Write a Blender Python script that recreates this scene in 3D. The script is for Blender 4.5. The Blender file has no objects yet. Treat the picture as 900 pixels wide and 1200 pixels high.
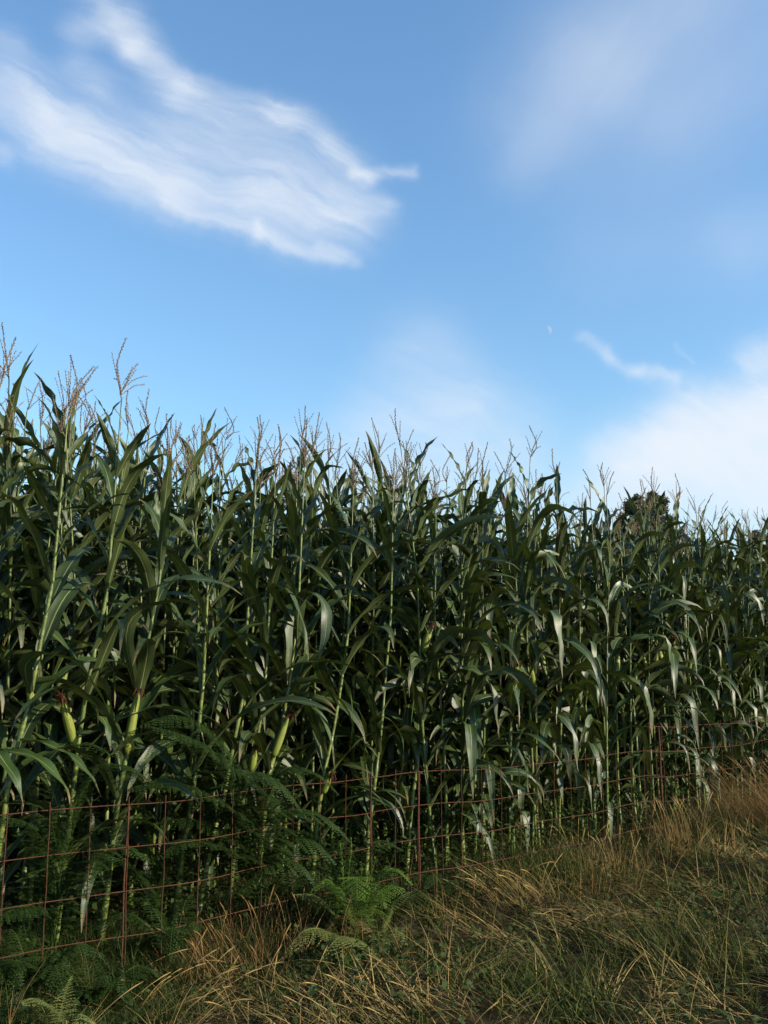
import bpy, math, random
import numpy as np
from mathutils import Vector, Matrix

sc = bpy.context.scene
COL = sc.collection
R = math.radians

# ------------------------------------------------------------------ camera
CAM_Z = 1.5
FPX, PITCH = 1115.0, 0.1732                      # focal length in photo pixels, upward tilt
cam = bpy.data.objects.new('camera', bpy.data.cameras.new('camera'))
COL.objects.link(cam)
cam.data.sensor_fit = 'VERTICAL'
cam.data.sensor_height = 36.0
cam.data.lens = 36.0 * FPX / 1200.0
cam.data.clip_start = 0.05
cam.data.clip_end = 12000.0
cam.location = (0, 0, CAM_Z)
cam.rotation_euler = (math.pi / 2 + PITCH, 0, 0)
sc.camera = cam

# ------------------------------------------------------------------ light
SUN_AZ, SUN_EL = 108.0, 24.0                     # degrees clockwise from the view direction (+Y), height
SUN_STRENGTH, SKY_STRENGTH, EXPOSURE = 5.0, 0.107, 0.95
sun = bpy.data.objects.new('sun', bpy.data.lights.new('sun', 'SUN'))
COL.objects.link(sun)
sun.data.energy = SUN_STRENGTH
sun.data.angle = R(0.53)
sun.data.color = (1.0, 0.87, 0.68)
sd = Vector((math.sin(R(SUN_AZ)) * math.cos(R(SUN_EL)), math.cos(R(SUN_AZ)) * math.cos(R(SUN_EL)), math.sin(R(SUN_EL))))
sun.rotation_euler = (-sd).to_track_quat('-Z', 'Y').to_euler()
vs = sc.view_settings
vs.view_transform = 'Standard'
vs.look = 'None'
vs.exposure = EXPOSURE
vs.gamma = 1.0
vs.use_curve_mapping = False

# ------------------------------------------------------------------ pixel rays (used to measure the photo)
def ray(x, y):
    c, s = math.cos(PITCH), math.sin(PITCH)
    v = (600 - y) / FPX
    return np.array([(x - 450) / FPX, c - v * s, s + v * c])

# ------------------------------------------------------------------ world: sky and cirrus
world = bpy.data.worlds.new('World')
sc.world = world
world.use_nodes = True
WT = world.node_tree
WT.nodes.clear()

class NT:
    """small node helper"""
    def __init__(s, t): s.t = t
    def n(s, typ, **k):
        nd = s.t.nodes.new(typ)
        for a, b in k.items(): setattr(nd, a, b)
        return nd
    def put(s, sock, v):
        if isinstance(v, bpy.types.NodeSocket): s.t.links.new(v, sock)
        else: sock.default_value = v
    def m(s, op, a, b=0.0, c=None, clamp=False):
        nd = s.n('ShaderNodeMath', operation=op, use_clamp=clamp)
        s.put(nd.inputs[0], a); s.put(nd.inputs[1], b)
        if c is not None: s.put(nd.inputs[2], c)
        return nd.outputs[0]
    def v(s, op, a, b=(0, 0, 0), out=0):
        nd = s.n('ShaderNodeVectorMath', operation=op)
        s.put(nd.inputs[0], a)
        if op == 'SCALE': s.put(nd.inputs['Scale'], b)
        elif op not in ('LENGTH', 'NORMALIZE'): s.put(nd.inputs[1], b)
        return nd.outputs[out]
    def xyz(s, x, y, z=0.0):
        nd = s.n('ShaderNodeCombineXYZ'); s.put(nd.inputs[0], x); s.put(nd.inputs[1], y); s.put(nd.inputs[2], z)
        return nd.outputs[0]
    def sep(s, v):
        nd = s.n('ShaderNodeSeparateXYZ'); s.put(nd.inputs[0], v); return nd.outputs
    def noise(s, vec, scale, detail=4.0, rough=0.55, dist=0.0, out=0, dim='3D'):
        nd = s.n('ShaderNodeTexNoise', noise_dimensions=dim)
        if vec is not None: s.put(nd.inputs['Vector'], vec)
        nd.inputs['Scale'].default_value = scale; nd.inputs['Detail'].default_value = detail
        nd.inputs['Roughness'].default_value = rough; nd.inputs['Distortion'].default_value = dist
        return nd.outputs[out]
    def mix(s, f, a, b, blend='MIX'):
        nd = s.n('ShaderNodeMix', data_type='RGBA', blend_type=blend)
        s.put(nd.inputs[0], f); s.put(nd.inputs[6], a); s.put(nd.inputs[7], b)
        return nd.outputs[2]
    def rng(s, v, a, b, c=0.0, d=1.0, smooth=False):
        nd = s.n('ShaderNodeMapRange', interpolation_type='SMOOTHSTEP' if smooth else 'LINEAR')
        s.put(nd.inputs[0], v)
        for i, q in enumerate((a, b, c, d)): s.put(nd.inputs[i + 1], q)
        return nd.outputs[0]

def build_world():
    N = NT(WT)
    out = N.n('ShaderNodeOutputWorld')
    bg = N.n('ShaderNodeBackground')
    sky = N.n('ShaderNodeTexSky', sky_type='NISHITA')
    sky.sun_disc = False
    sky.sun_elevation = R(SUN_EL)
    sky.sun_rotation = R(SUN_AZ)
    sky.air_density = 1.5
    sky.dust_density = 0.3
    sky.ozone_density = 5.0
    tc = N.n('ShaderNodeTexCoord')
    d = tc.outputs['Generated']
    x, y, z = N.sep(d)
    yy = N.m('MAXIMUM', y, 0.05)
    uv = N.xyz(N.m('DIVIDE', x, yy), N.m('DIVIDE', z, yy))
    w1 = N.noise(uv, 4.0, 5.0, 0.55, 0.4, 1)
    w2 = N.noise(uv, 11.0, 4.0, 0.6, 0.0, 1)
    warp = N.v('ADD', N.v('SCALE', N.v('SUBTRACT', w1, (.5, .5, .5)), 0.055), N.v('SCALE', N.v('SUBTRACT', w2, (.5, .5, .5)), 0.035))
    q = N.v('MULTIPLY', N.v('ADD', uv, warp), (1, 1, 0))
    def P(px, py):
        r = ray(px, py); return (r[0] / r[1], r[2] / r[1], 0.0)
    def stroke(p0, p1, w, a, prev=None):
        a0, a1 = Vector(P(*p0)), Vector(P(*p1))
        ba = a1 - a0
        pa = N.v('SUBTRACT', q, a0)
        h = N.m('MULTIPLY', N.v('DOT_PRODUCT', pa, ba, out=1), 1.0 / max(ba.dot(ba), 1e-6), clamp=True)
        dd = N.v('LENGTH', N.v('SUBTRACT', pa, N.v('SCALE', ba[:], h)), out=1)
        ww = w / FPX
        g = N.m('EXPONENT', N.m('MULTIPLY', N.m('MULTIPLY', dd, dd), -1.0 / (ww * ww)))
        g = N.m('MULTIPLY', g, a)
        return g if prev is None else N.m('ADD', prev, g)
    def streak(ang, s1, s2, dist=0.6, off=0.0):
        c, s = math.cos(ang), math.sin(ang)
        ux, uy, _ = N.sep(q)
        along = N.m('ADD', N.m('MULTIPLY', ux, c), N.m('MULTIPLY', uy, s))
        across = N.m('ADD', N.m('MULTIPLY', ux, -s), N.m('MULTIPLY', uy, c))
        return N.noise(N.xyz(N.m('MULTIPLY', along, s1), N.m('MULTIPLY', across, s2), off), 1.0, 6.0, 0.58, dist)
    # big feathered cirrus at upper left
    m = None
    for a in [((0, 100), (110, 160), 42, .55), ((60, 150), (200, 205), 42, .55), ((180, 190), (330, 235), 48, .50),
              ((300, 225), (400, 262), 38, .42), ((110, -20), (160, 50), 20, .50), ((160, 50), (215, 105), 20, .55),
              ((215, 105), (330, 150), 22, .50), ((320, 135), (392, 178), 17, .55), ((385, 172), (430, 205), 13, .60),
              ((410, 203), (482, 206), 7, .60), ((200, 232), (300, 275), 12, .42), ((300, 272), (395, 305), 11, .45),
              ((0, 45), (60, 110), 26, .25), ((90, 70), (120, 110), 20, .22), ((230, 150), (390, 215), 42, .26), ((120, 110), (260, 175), 40, .16), ((390, 225), (450, 240), 12, .25), ((380, 290), (418, 308), 8, .3),
              ((0, 185), (0, 178), 13, .35), ((150, 20), (100, 30), 22, .25), ((380, 255), (450, 245), 16, .22)]:
        m = stroke(*a, prev=m)
    st = streak(R(-24), 2.6, 15.0)
    m = N.m('MULTIPLY', m, 1.05)
    stg = streak(R(-20), 14.0, 50.0, 1.6, 2.0)
    stf = streak(R(-27), 5.0, 24.0, 1.8, 5.0)
    mA = N.m('MULTIPLY', m, N.m('MULTIPLY', N.rng(st, 0.30, 0.68, 0.30, 1.25), N.m('MULTIPLY', N.rng(stf, 0.3, 0.7, 0.72, 1.18), N.rng(stg, 0.3, 0.7, .92, 1.06))))
    # broad thin veil at upper right
    m = None
    for a in [((860, -60), (700, 70), 90, .24), ((700, 70), (630, 150), 70, .17), ((630, 150), (600, 205), 34, .07), ((820, 60), (760, 200), 120, .06),
              ((960, 40), (800, 140), 70, .12), ((960, 240), (870, 285), 45, .10), ((700, 300), (860, 280), 60, .04)]:
        m = stroke(*a, prev=m)
    st2 = streak(R(52), 2.0, 6.0, 0.3, 3.0)
    mB = N.m('MULTIPLY', m, N.rng(st2, 0.3, 0.7, 0.75, 1.2))
    # low cloud bank at right with wisps, faint puff in the middle
    m = None
    for a in [((760, 560), (980, 560), 58, 1.2), ((800, 510), (980, 470), 40, 1.1), ((880, 425), (960, 400), 24, .5),
              ((700, 535), (760, 520), 22, .35), ((990, 500), (991, 500), 80, .9),
              ((675, 388), (700, 410), 9, .26), ((700, 410), (740, 432), 7, .22), ((735, 432), (785, 452), 9, .34), ((790, 410), (808, 430), 4, .10),
              ((500, 420), (545, 470), 52, .26), ((440, 500), (600, 520), 48, .34), ((350, 560), (700, 600), 50, .35)]:
        m = stroke(*a, prev=m)
    st3 = streak(R(18), 3.5, 11.0, 0.5, 7.0)
    st4 = streak(R(-30), 9.0, 30.0, 1.5, 9.0)
    mC = N.m('MULTIPLY', m, N.m('MULTIPLY', N.rng(st3, 0.3, 0.7, 0.62, 1.2), N.rng(st4, .3, .7, .75, 1.2)))
    # scattered high cloud over the rest of the sky
    rest = N.rng(N.noise(d, 2.2, 6, 0.55, 0.6), 0.55, 0.8, 0.0, 0.5)
    rest = N.m('MULTIPLY', rest, N.rng(y, 0.35, 0.75, 1.0, 0.0))
    rest = N.m('MULTIPLY', rest, N.rng(z, 0.0, 0.2, 0.0, 1.0))
    mask = N.m('ADD', N.m('ADD', mA, mB), N.m('ADD', mC, rest))
    mask = N.m('SUBTRACT', 1.0, N.m('EXPONENT', N.m('MULTIPLY', mask, -1.35)))
    front = N.rng(y, 0.05, 0.3)
    mask = N.m('MULTIPLY', mask, N.m('MAXIMUM', front, N.m('MULTIPLY', rest, 2.0)), clamp=True)
    k = 1.0 / SKY_STRENGTH / 2 ** EXPOSURE
    skyc = N.mix(1.0, sky.outputs[0], SKY_TINT, 'MULTIPLY')
    col = N.mix(mask, skyc, (0.85 * k, 0.91 * k, 0.99 * k, 1))
    N.put(bg.inputs[0], col)
    bg.inputs[1].default_value = SKY_STRENGTH
    WT.links.new(bg.outputs[0], out.inputs[0])
SKY_TINT = (0.98, 1.09, 1.14, 1)
build_world()
world.cycles.sampling_method = 'MANUAL'
world.cycles.sample_map_resolution = 512

# ------------------------------------------------------------------ place frame: t runs along the fence, n into the field
F0 = np.array([-1.6702, 4.3636])
TH = 0.7604
EV = np.array([math.cos(TH), math.sin(TH)])
NV = np.array([-math.sin(TH), math.cos(TH)])
ZTOP = CAM_Z - 0.592                             # top wire of the near fence panel

def tn(t, n):
    t = np.asarray(t, float); n = np.asarray(n, float)
    return F0[0] + t * EV[0] + n * NV[0], F0[1] + t * EV[1] + n * NV[1]
def to_tn(x, y):
    dx, dy = np.asarray(x) - F0[0], np.asarray(y) - F0[1]
    return dx * EV[0] + dy * EV[1], dx * NV[0] + dy * NV[1]
def ground_z(x, y):
    x = np.asarray(x, float); y = np.asarray(y, float)
    t, n = to_tn(x, y)
    z = 0.05 + 0.018 * np.clip(t, -5, 12)
    z = z + 0.035 * np.clip(n, 0, 30) + 0.02 * np.clip(n, -4, 0)
    b = 0.05 * np.sin(x * 2.9 + 1.1 * np.sin(y * 1.7)) * np.cos(y * 2.6 + 0.6) + 0.015 * np.sin(x * 6.1 + y * 4.3)
    bank = 0.12 * np.exp(-((t - 7.2) / 1.6) ** 2 - ((n + 0.8) / 0.8) ** 2)
    return z + b * np.exp(-(x * x + y * y) / 900.0) + bank
def at(px, py, n):
    """the point of the place where photo pixel (px,py) meets the upright plane n metres behind the fence"""
    d = ray(px, py)
    k = (n + NV @ F0) / (NV @ d[:2])
    return np.array([d[0] * k, d[1] * k, CAM_Z + d[2] * k])
def at_ground(px, py):
    d = ray(px, py); k = 4.0
    for _ in range(40):
        gz = float(ground_z(d[0] * k, d[1] * k))
        k += ((gz - CAM_Z) / d[2] - k) * 0.6
    return np.array([d[0] * k, d[1] * k, gz])

# ------------------------------------------------------------------ object helpers
def tag(o, label=None, cat=None, group=None, kind=None):
    if label: o['label'] = label
    if cat: o['category'] = cat
    if group: o['group'] = group
    if kind: o['kind'] = kind
    return o
def empty(name, loc=(0, 0, 0), rz=0.0):
    o = bpy.data.objects.new(name, None)
    o.empty_display_size = 0.1
    o.location = loc
    o.rotation_euler = (0, 0, rz)
    COL.objects.link(o)
    return o
def make_mesh(name, V, F, mat, UV=None, smooth=True, mats=None, midx=None):
    """V (n,3) array, F (m,4) quads; a triangle repeats its last corner as -1"""
    V = np.asarray(V, np.float32); F = np.asarray(F, np.int64).reshape(-1, 4)
    me = bpy.data.meshes.new(name)
    tri = F[:, 3] < 0
    cnt = np.where(tri, 3, 4).astype(np.int32)
    flat = F.ravel(); flat = flat[flat >= 0].astype(np.int32)
    me.vertices.add(len(V)); me.vertices.foreach_set('co', V.ravel())
    me.loops.add(len(flat)); me.loops.foreach_set('vertex_index', flat)
    me.polygons.add(len(F))
    start = np.concatenate([[0], np.cumsum(cnt)[:-1]]).astype(np.int32)
    me.polygons.foreach_set('loop_start', start)
    me.polygons.foreach_set('loop_total', cnt)
    if UV is not None:
        ul = me.uv_layers.new(name='UVMap')
        ul.data.foreach_set('uv', np.asarray(UV, np.float32)[flat].ravel())
    for m_ in (mats or [mat]): me.materials.append(m_)
    if midx is not None: me.polygons.foreach_set('material_index', np.asarray(midx, np.int32))
    me.update(calc_edges=True)
    if smooth: me.polygons.foreach_set('use_smooth', np.ones(len(F), bool))
    return me
def link(name, me, parent=None, loc=None):
    o = bpy.data.objects.new(name, me)
    COL.objects.link(o)
    if parent is not None: o.parent = parent
    if loc is not None: o.location = loc
    return o

class Buf:
    """collects geometry with uv"""
    def __init__(s): s.V, s.F, s.U, s.M, s.n = [], [], [], [], 0
    def add(s, V, F, U=None, m=0):
        V = np.asarray(V, float).reshape(-1, 3); F = np.asarray(F, np.int64).reshape(-1, 4)
        U = np.zeros((len(V), 2)) if U is None else np.asarray(U, float)
        s.V.append(V); s.F.append(np.where(F >= 0, F + s.n, -1)); s.U.append(U); s.M.append(np.full(len(F), m)); s.n += len(V)
    def mesh(s, name, mat, smooth=True, mats=None):
        return make_mesh(name, np.concatenate(s.V), np.concatenate(s.F), mat, np.concatenate(s.U), smooth, mats,
                         np.concatenate(s.M) if mats else None)
    def arrays(s): return np.concatenate(s.V), np.concatenate(s.F), np.concatenate(s.U)

def frames(P):
    P = np.asarray(P, float)
    T = np.gradient(P, axis=0)
    T /= np.linalg.norm(T, axis=1)[:, None] + 1e-9
    return P, T
def tube(P, r, sides=6, cap=True):
    P, T = frames(P)
    r = np.broadcast_to(np.asarray(r, float), (len(P),))
    ref = np.array([0, 0, 1.0]) if abs(T[0][2]) < .9 else np.array([1.0, 0, 0])
    A = np.cross(T, ref); A /= np.linalg.norm(A, axis=1)[:, None] + 1e-9
    B = np.cross(T, A)
    ang = np.arange(sides) * 2 * math.pi / sides
    V = P[:, None] + r[:, None, None] * (A[:, None] * np.cos(ang)[None, :, None] + B[:, None] * np.sin(ang)[None, :, None])
    k = len(P)
    U = np.stack(np.broadcast_arrays((np.arange(sides) / sides)[None], np.linspace(0, 1, k)[:, None]), -1).reshape(-1, 2)
    i = np.arange(k - 1)[:, None] * sides; j = np.arange(sides)[None]; j2 = (j + 1) % sides
    F = np.stack([i + j, i + j2, i + sides + j2, i + sides + j], -1).reshape(-1, 4)
    V = V.reshape(-1, 3)
    if cap:
        V = np.concatenate([V, P[:1], P[-1:]]); U = np.concatenate([U, [[.5, 0], [.5, 1]]])
        c0, c1 = k * sides, k * sides + 1
        jj = np.arange(sides); jn = (jj + 1) % sides
        F = np.concatenate([F, np.stack([np.full(sides, c0), jn, jj, np.full(sides, -1)], -1),
                            np.stack([np.full(sides, c1), (k - 1) * sides + jj, (k - 1) * sides + jn, np.full(sides, -1)], -1)])
    return V, F, U
def smooth_curve(pts, k):
    """Catmull-Rom through pts, k points, roughly even"""
    pts = np.asarray(pts, float)
    Q = np.concatenate([[2 * pts[0] - pts[1]], pts, [2 * pts[-1] - pts[-2]]])
    seg = np.linalg.norm(np.diff(pts, axis=0), axis=1); cs = np.concatenate([[0], np.cumsum(seg)]); cs /= cs[-1]
    out = []
    for s in np.linspace(0, 1, k):
        i = min(np.searchsorted(cs, s, side='right') - 1, len(pts) - 2)
        u = (s - cs[i]) / max(cs[i + 1] - cs[i], 1e-9)
        p0, p1, p2, p3 = Q[i], Q[i + 1], Q[i + 2], Q[i + 3]
        out.append(.5 * ((2 * p1) + (-p0 + p2) * u + (2 * p0 - 5 * p1 + 4 * p2 - p3) * u * u + (-p0 + 3 * p1 - 3 * p2 + p3) * u ** 3))
    return np.array(out)

def ribbons(B, D, L, W, bend, segs=4, rise=None, twist=None):
    """many grass blades at once. B base (n,3), D heading angle, L length, W width, bend from 0 (straight) on, rise start angle from upright"""
    n = len(B)
    s = np.linspace(0, 1, segs + 1)
    a0 = rise if rise is not None else np.zeros(n)
    ang = a0[:, None] + bend[:, None] * s[None] ** 1.4
    st = L[:, None] / segs
    dh = np.sin(ang) * st; dz = np.cos(ang) * st
    h = np.concatenate([np.zeros((n, 1)), np.cumsum(dh[:, :-1], 1)], 1)
    z = np.concatenate([np.zeros((n, 1)), np.cumsum(dz[:, :-1], 1)], 1)
    C = np.stack([B[:, None, 0] + np.cos(D)[:, None] * h, B[:, None, 1] + np.sin(D)[:, None] * h, B[:, None, 2] + z], -1)
    tw = twist if twist is not None else np.random.default_rng(5).uniform(-1.2, 1.2, n)
    side = np.stack([-np.sin(D + tw), np.cos(D + tw), 0 * D], -1)
    w = W[:, None] * np.clip(1.02 - s[None] ** 2.2, 0.04, 1) * .5
    Lf = C - side[:, None] * w[..., None]; Rt = C + side[:, None] * w[..., None]
    V = np.stack([Lf, Rt], 2).reshape(-1, 3)
    base = (np.arange(n) * (segs + 1) * 2)[:, None]; i = (np.arange(segs) * 2)[None]
    F = np.stack([base + i, base + i + 1, base + i + 3, base + i + 2], -1).reshape(-1, 4)
    rnd = np.random.default_rng(6).random(n)
    U = np.stack([np.repeat(rnd, (segs + 1) * 2), np.tile(np.repeat(s, 2), n)], -1)
    return V, F, U

# ------------------------------------------------------------------ materials
def new_mat(name):
    m = bpy.data.materials.new(name); m.use_nodes = True
    m.node_tree.nodes.clear()
    return m, NT(m.node_tree)
def finish(m, N, col, rough=0.5, spec=0.5, bump=None, bstr=0.3, bdist=0.01, trans=None, tfac=0.0):
    p = N.n('ShaderNodeBsdfPrincipled')
    N.put(p.inputs['Base Color'], col); N.put(p.inputs['Roughness'], rough)
    p.inputs['Specular IOR Level'].default_value = spec
    if bump is not None:
        b = N.n('ShaderNodeBump'); b.inputs['Strength'].default_value = bstr; b.inputs['Distance'].default_value = bdist
        N.put(b.inputs['Height'], bump); N.t.links.new(b.outputs[0], p.inputs['Normal'])
    o = N.n('ShaderNodeOutputMaterial')
    sh = p.outputs[0]
    if trans is not None:
        t = N.n('ShaderNodeBsdfTranslucent'); N.put(t.inputs[0], trans)
        mx = N.n('ShaderNodeMixShader'); mx.inputs[0].default_value = tfac
        N.t.links.new(sh, mx.inputs[1]); N.t.links.new(t.outputs[0], mx.inputs[2]); sh = mx.outputs[0]
    N.t.links.new(sh, o.inputs[0])
    return m
def rgb(r, g, b): return (r, g, b, 1.0)

def mat_leaf():
    m, N = new_mat('maize_leaf')
    uv = N.n('ShaderNodeUVMap').outputs[0]
    u, v, _ = N.sep(uv)
    geo = N.n('ShaderNodeNewGeometry')
    oi = N.n('ShaderNodeObjectInfo').outputs['Random']
    n1 = N.noise(geo.outputs['Position'], 2.6, 3, 0.6)
    var = N.m('ADD', N.m('MULTIPLY', oi, .5), N.m('MULTIPLY', n1, .5))
    base = N.mix(N.rng(var, .25, .75), rgb(.0080, .023, .0024), rgb(.020, .047, .0045))
    vein = N.noise(N.xyz(N.m('MULTIPLY', u, 42.0), N.m('MULTIPLY', v, 1.5), oi), 1.0, 2, 0.5)
    base = N.mix(N.rng(vein, .35, .7, 0, .55), base, rgb(.048, .064, .017))
    # underside is paler and duller
    base = N.mix(N.m('MULTIPLY', geo.outputs['Backfacing'], .45), base, rgb(.052, .066, .022))
    # dried tip and margins on some leaves
    dn = N.noise(geo.outputs['Position'], 14, 4, 0.65)
    dry = N.m('MULTIPLY', N.rng(N.m('ADD', v, N.m('MULTIPLY', N.m('SUBTRACT', dn, .5), .5)), .86, .99), .85)
    base = N.mix(dry, base, rgb(.13, .09, .035))
    blot = N.rng(N.noise(geo.outputs['Position'], 5, 5, 0.7), .66, .76, 0, .4)
    base = N.mix(blot, base, rgb(.075, .075, .02))
    # pale midrib, narrowing towards the tip
    c = N.m('ABSOLUTE', N.m('SUBTRACT', u, .5))
    mw = N.rng(v, 0, 1, .055, .012)
    rib = N.m('SUBTRACT', 1.0, N.rng(N.m('DIVIDE', c, mw), .55, 1.1))
    base = N.mix(N.m('MULTIPLY', rib, .85), base, rgb(.17, .20, .09))
    bump = N.m('ADD', N.m('MULTIPLY', vein, .6), N.m('MULTIPLY', rib, .8))
    rough = N.rng(n1, .3, .7, .40, .54)
    return finish(m, N, base, rough, .52, bump, .5, .003, N.mix(.5, base, rgb(.09, .13, .01)), .10)
def mat_dry_leaf():
    m, N = new_mat('maize_leaf_dry')
    uv = N.n('ShaderNodeUVMap').outputs[0]; u, v, _ = N.sep(uv)
    vein = N.noise(N.xyz(N.m('MULTIPLY', u, 30), N.m('MULTIPLY', v, 3)), 1, 3)
    c = N.mix(vein, rgb(.12, .085, .035), rgb(.20, .15, .07))
    return finish(m, N, c, .7, .25, vein, .4, .004, c, .2)
def mat_stalk():
    m, N = new_mat('maize_stalk')
    uv = N.n('ShaderNodeUVMap').outputs[0]; u, v, _ = N.sep(uv)
    geo = N.n('ShaderNodeNewGeometry'); oi = N.n('ShaderNodeObjectInfo').outputs['Random']
    c = N.mix(N.rng(v, .0, .9), rgb(.11, .15, .012), rgb(.12, .14, .025))
    c = N.mix(N.m('MULTIPLY', oi, .65), c, rgb(.050, .080, .013))
    sh = N.noise(N.xyz(N.m('MULTIPLY', v, 7.0), N.m('MULTIPLY', oi, 40.0), N.m('MULTIPLY', geo.outputs['Random Per Island'], 9.0)), 1.0, 1)
    c = N.mix(N.rng(sh, .42, .52, 0, .85), c, rgb(.036, .060, .010))
    fib = N.noise(N.xyz(N.m('MULTIPLY', u, 18), N.m('MULTIPLY', v, 6), oi), 1, 3)
    c = N.mix(N.rng(fib, .3, .7, 0, .35), c, rgb(.13, .16, .035))
    spots = N.rng(N.noise(geo.outputs['Position'], 22, 4, .7), .58, .72, 0, .6)
    c = N.mix(spots, c, rgb(.11, .10, .02))
    return finish(m, N, c, .42, .45, fib, .3, .003)
def mat_simple(name, c1, c2, scale=20, rough=.6, spec=.3, tfac=0.0, bstr=.4, uvmix=False, stretch=None, third=None):
    m, N = new_mat(name)
    geo = N.n('ShaderNodeNewGeometry'); pos = geo.outputs['Position']
    if stretch: pos = N.v('MULTIPLY', pos, stretch)
    nz = N.noise(pos, scale, 5, .6)
    f = N.rng(nz, .3, .7)
    if uvmix:
        u, v, _ = N.sep(N.n('ShaderNodeUVMap').outputs[0])
        f = N.m('ADD', N.m('MULTIPLY', f, .4), N.m('MULTIPLY', u, .6))
    c = N.mix(f, rgb(*c1), rgb(*c2))
    if third:
        c = N.mix(N.rng(N.noise(geo.outputs['Position'], third[1], 4, .6), .5, .68, 0, third[2]), c, rgb(*third[0]))
    return finish(m, N, c, rough, spec, nz, bstr, .004, c if tfac else None, tfac)

M_LEAF = mat_leaf(); M_DRYLEAF = mat_dry_leaf(); M_STALK = mat_stalk()
M_TASSEL = mat_simple('maize_tassel', (.075, .054, .033), (.21, .155, .09), 30, .7, .2)
def mat_husk():
    m, N = new_mat('maize_husk')
    u, v, _ = N.sep(N.n('ShaderNodeUVMap').outputs[0])
    fib = N.noise(N.xyz(N.m('MULTIPLY', u, 40), N.m('MULTIPLY', v, 3)), 1, 3)
    c = N.mix(N.rng(fib, .3, .7), rgb(.10, .14, .015), rgb(.19, .21, .04))
    c = N.mix(N.rng(N.noise(N.n('ShaderNodeTexCoord').outputs['Object'], 30, 4), .55, .7, 0, .4), c, rgb(.09, .08, .02))
    return finish(m, N, c, .5, .35, fib, .6, .004)
M_HUSK = mat_husk()
M_SILK = mat_simple('maize_silk', (.025, .009, .006), (.085, .030, .015), 60, .8, .15)
M_RUST = mat_simple('rusted_steel', (.036, .014, .008), (.088, .034, .016), 60, .85, .2, bstr=.8, third=((.045, .016, .012), 18, .6))
M_SOIL = mat_simple('verge_soil', (.010, .008, .004), (.030, .022, .011), 9, .95, .1, bstr=1.0, third=((.03, .042, .012), 4, .6))
M_GRASS = mat_simple('green_grass', (.010, .017, .003), (.070, .085, .013), 8, .7, .15, .2, uvmix=True)  # wide colour range: the near-black blades paint in deep shade between tufts
M_HAY = mat_simple('dry_grass', (.12, .08, .024), (.42, .30, .12), 6, .8, .12, .12, uvmix=True, third=((.12, .12, .04), 3, .5))
M_HAYRED = mat_simple('red_dry_grass', (.07, .040, .015), (.25, .155, .062), 6, .8, .12, .12, uvmix=True)
M_LITTER = mat_simple('grass_litter', (.012, .009, .004), (.10, .072, .030), 9, .85, .1, .15, uvmix=True, third=((.03, .04, .010), 5, .6))  # dark end of the mix is shade painted in beneath the grass
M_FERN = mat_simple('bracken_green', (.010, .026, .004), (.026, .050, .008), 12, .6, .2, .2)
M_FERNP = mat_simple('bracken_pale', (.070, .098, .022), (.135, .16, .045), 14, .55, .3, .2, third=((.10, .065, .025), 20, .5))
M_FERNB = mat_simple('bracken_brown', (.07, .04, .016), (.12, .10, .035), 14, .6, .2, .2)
M_WEED = mat_simple('weed_leaf', (.013, .028, .005), (.038, .060, .010), 10, .6, .2, .2, uvmix=True)
M_FRESH = mat_simple('feathery_weed_green', (.045, .095, .010), (.095, .16, .022), 10, .6, .2, .2, uvmix=True)
M_BARK = mat_simple('tree_bark', (.06, .045, .03), (.14, .11, .08), 12, .9, .1, bstr=1.0)
M_CROWN = mat_simple('tree_leaf', (.045, .053, .024), (.100, .105, .050), 1.5, .6, .25, .15, uvmix=True)

# ------------------------------------------------------------------ ground
def build_ground():
    def axis(lo, hi, fine_lo, fine_hi, step):
        f = np.arange(fine_lo, fine_hi, step)
        o1 = fine_lo - np.geomspace(.5, fine_lo - lo, 26)[::-1]
        o2 = fine_hi + np.geomspace(.5, hi - fine_hi, 26)
        return np.concatenate([o1, f, o2])
    xs = axis(-3000, 3000, -6, 10, .12); ys = axis(-3000, 3000, -1, 16, .12)
    X, Y = np.meshgrid(xs, ys)
    Z = ground_z(X, Y)
    rn = np.random.default_rng(2)
    near = (np.abs(X) < 12) & (np.abs(Y) < 17)
    Z = Z + near * rn.uniform(-.012, .012, X.shape)
    V = np.stack([X, Y, Z], -1).reshape(-1, 3)
    nx = len(xs); i = np.arange(len(ys) - 1)[:, None] * nx; j = np.arange(nx - 1)[None]
    F = np.stack([i + j, i + j + 1, i + nx + j + 1, i + nx + j], -1).reshape(-1, 4)
    o = link('ground', make_mesh('ground', V, F, M_SOIL))
    tag(o, 'dark bare soil of the verge and the maize field', 'ground', kind='structure')
build_ground()

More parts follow.
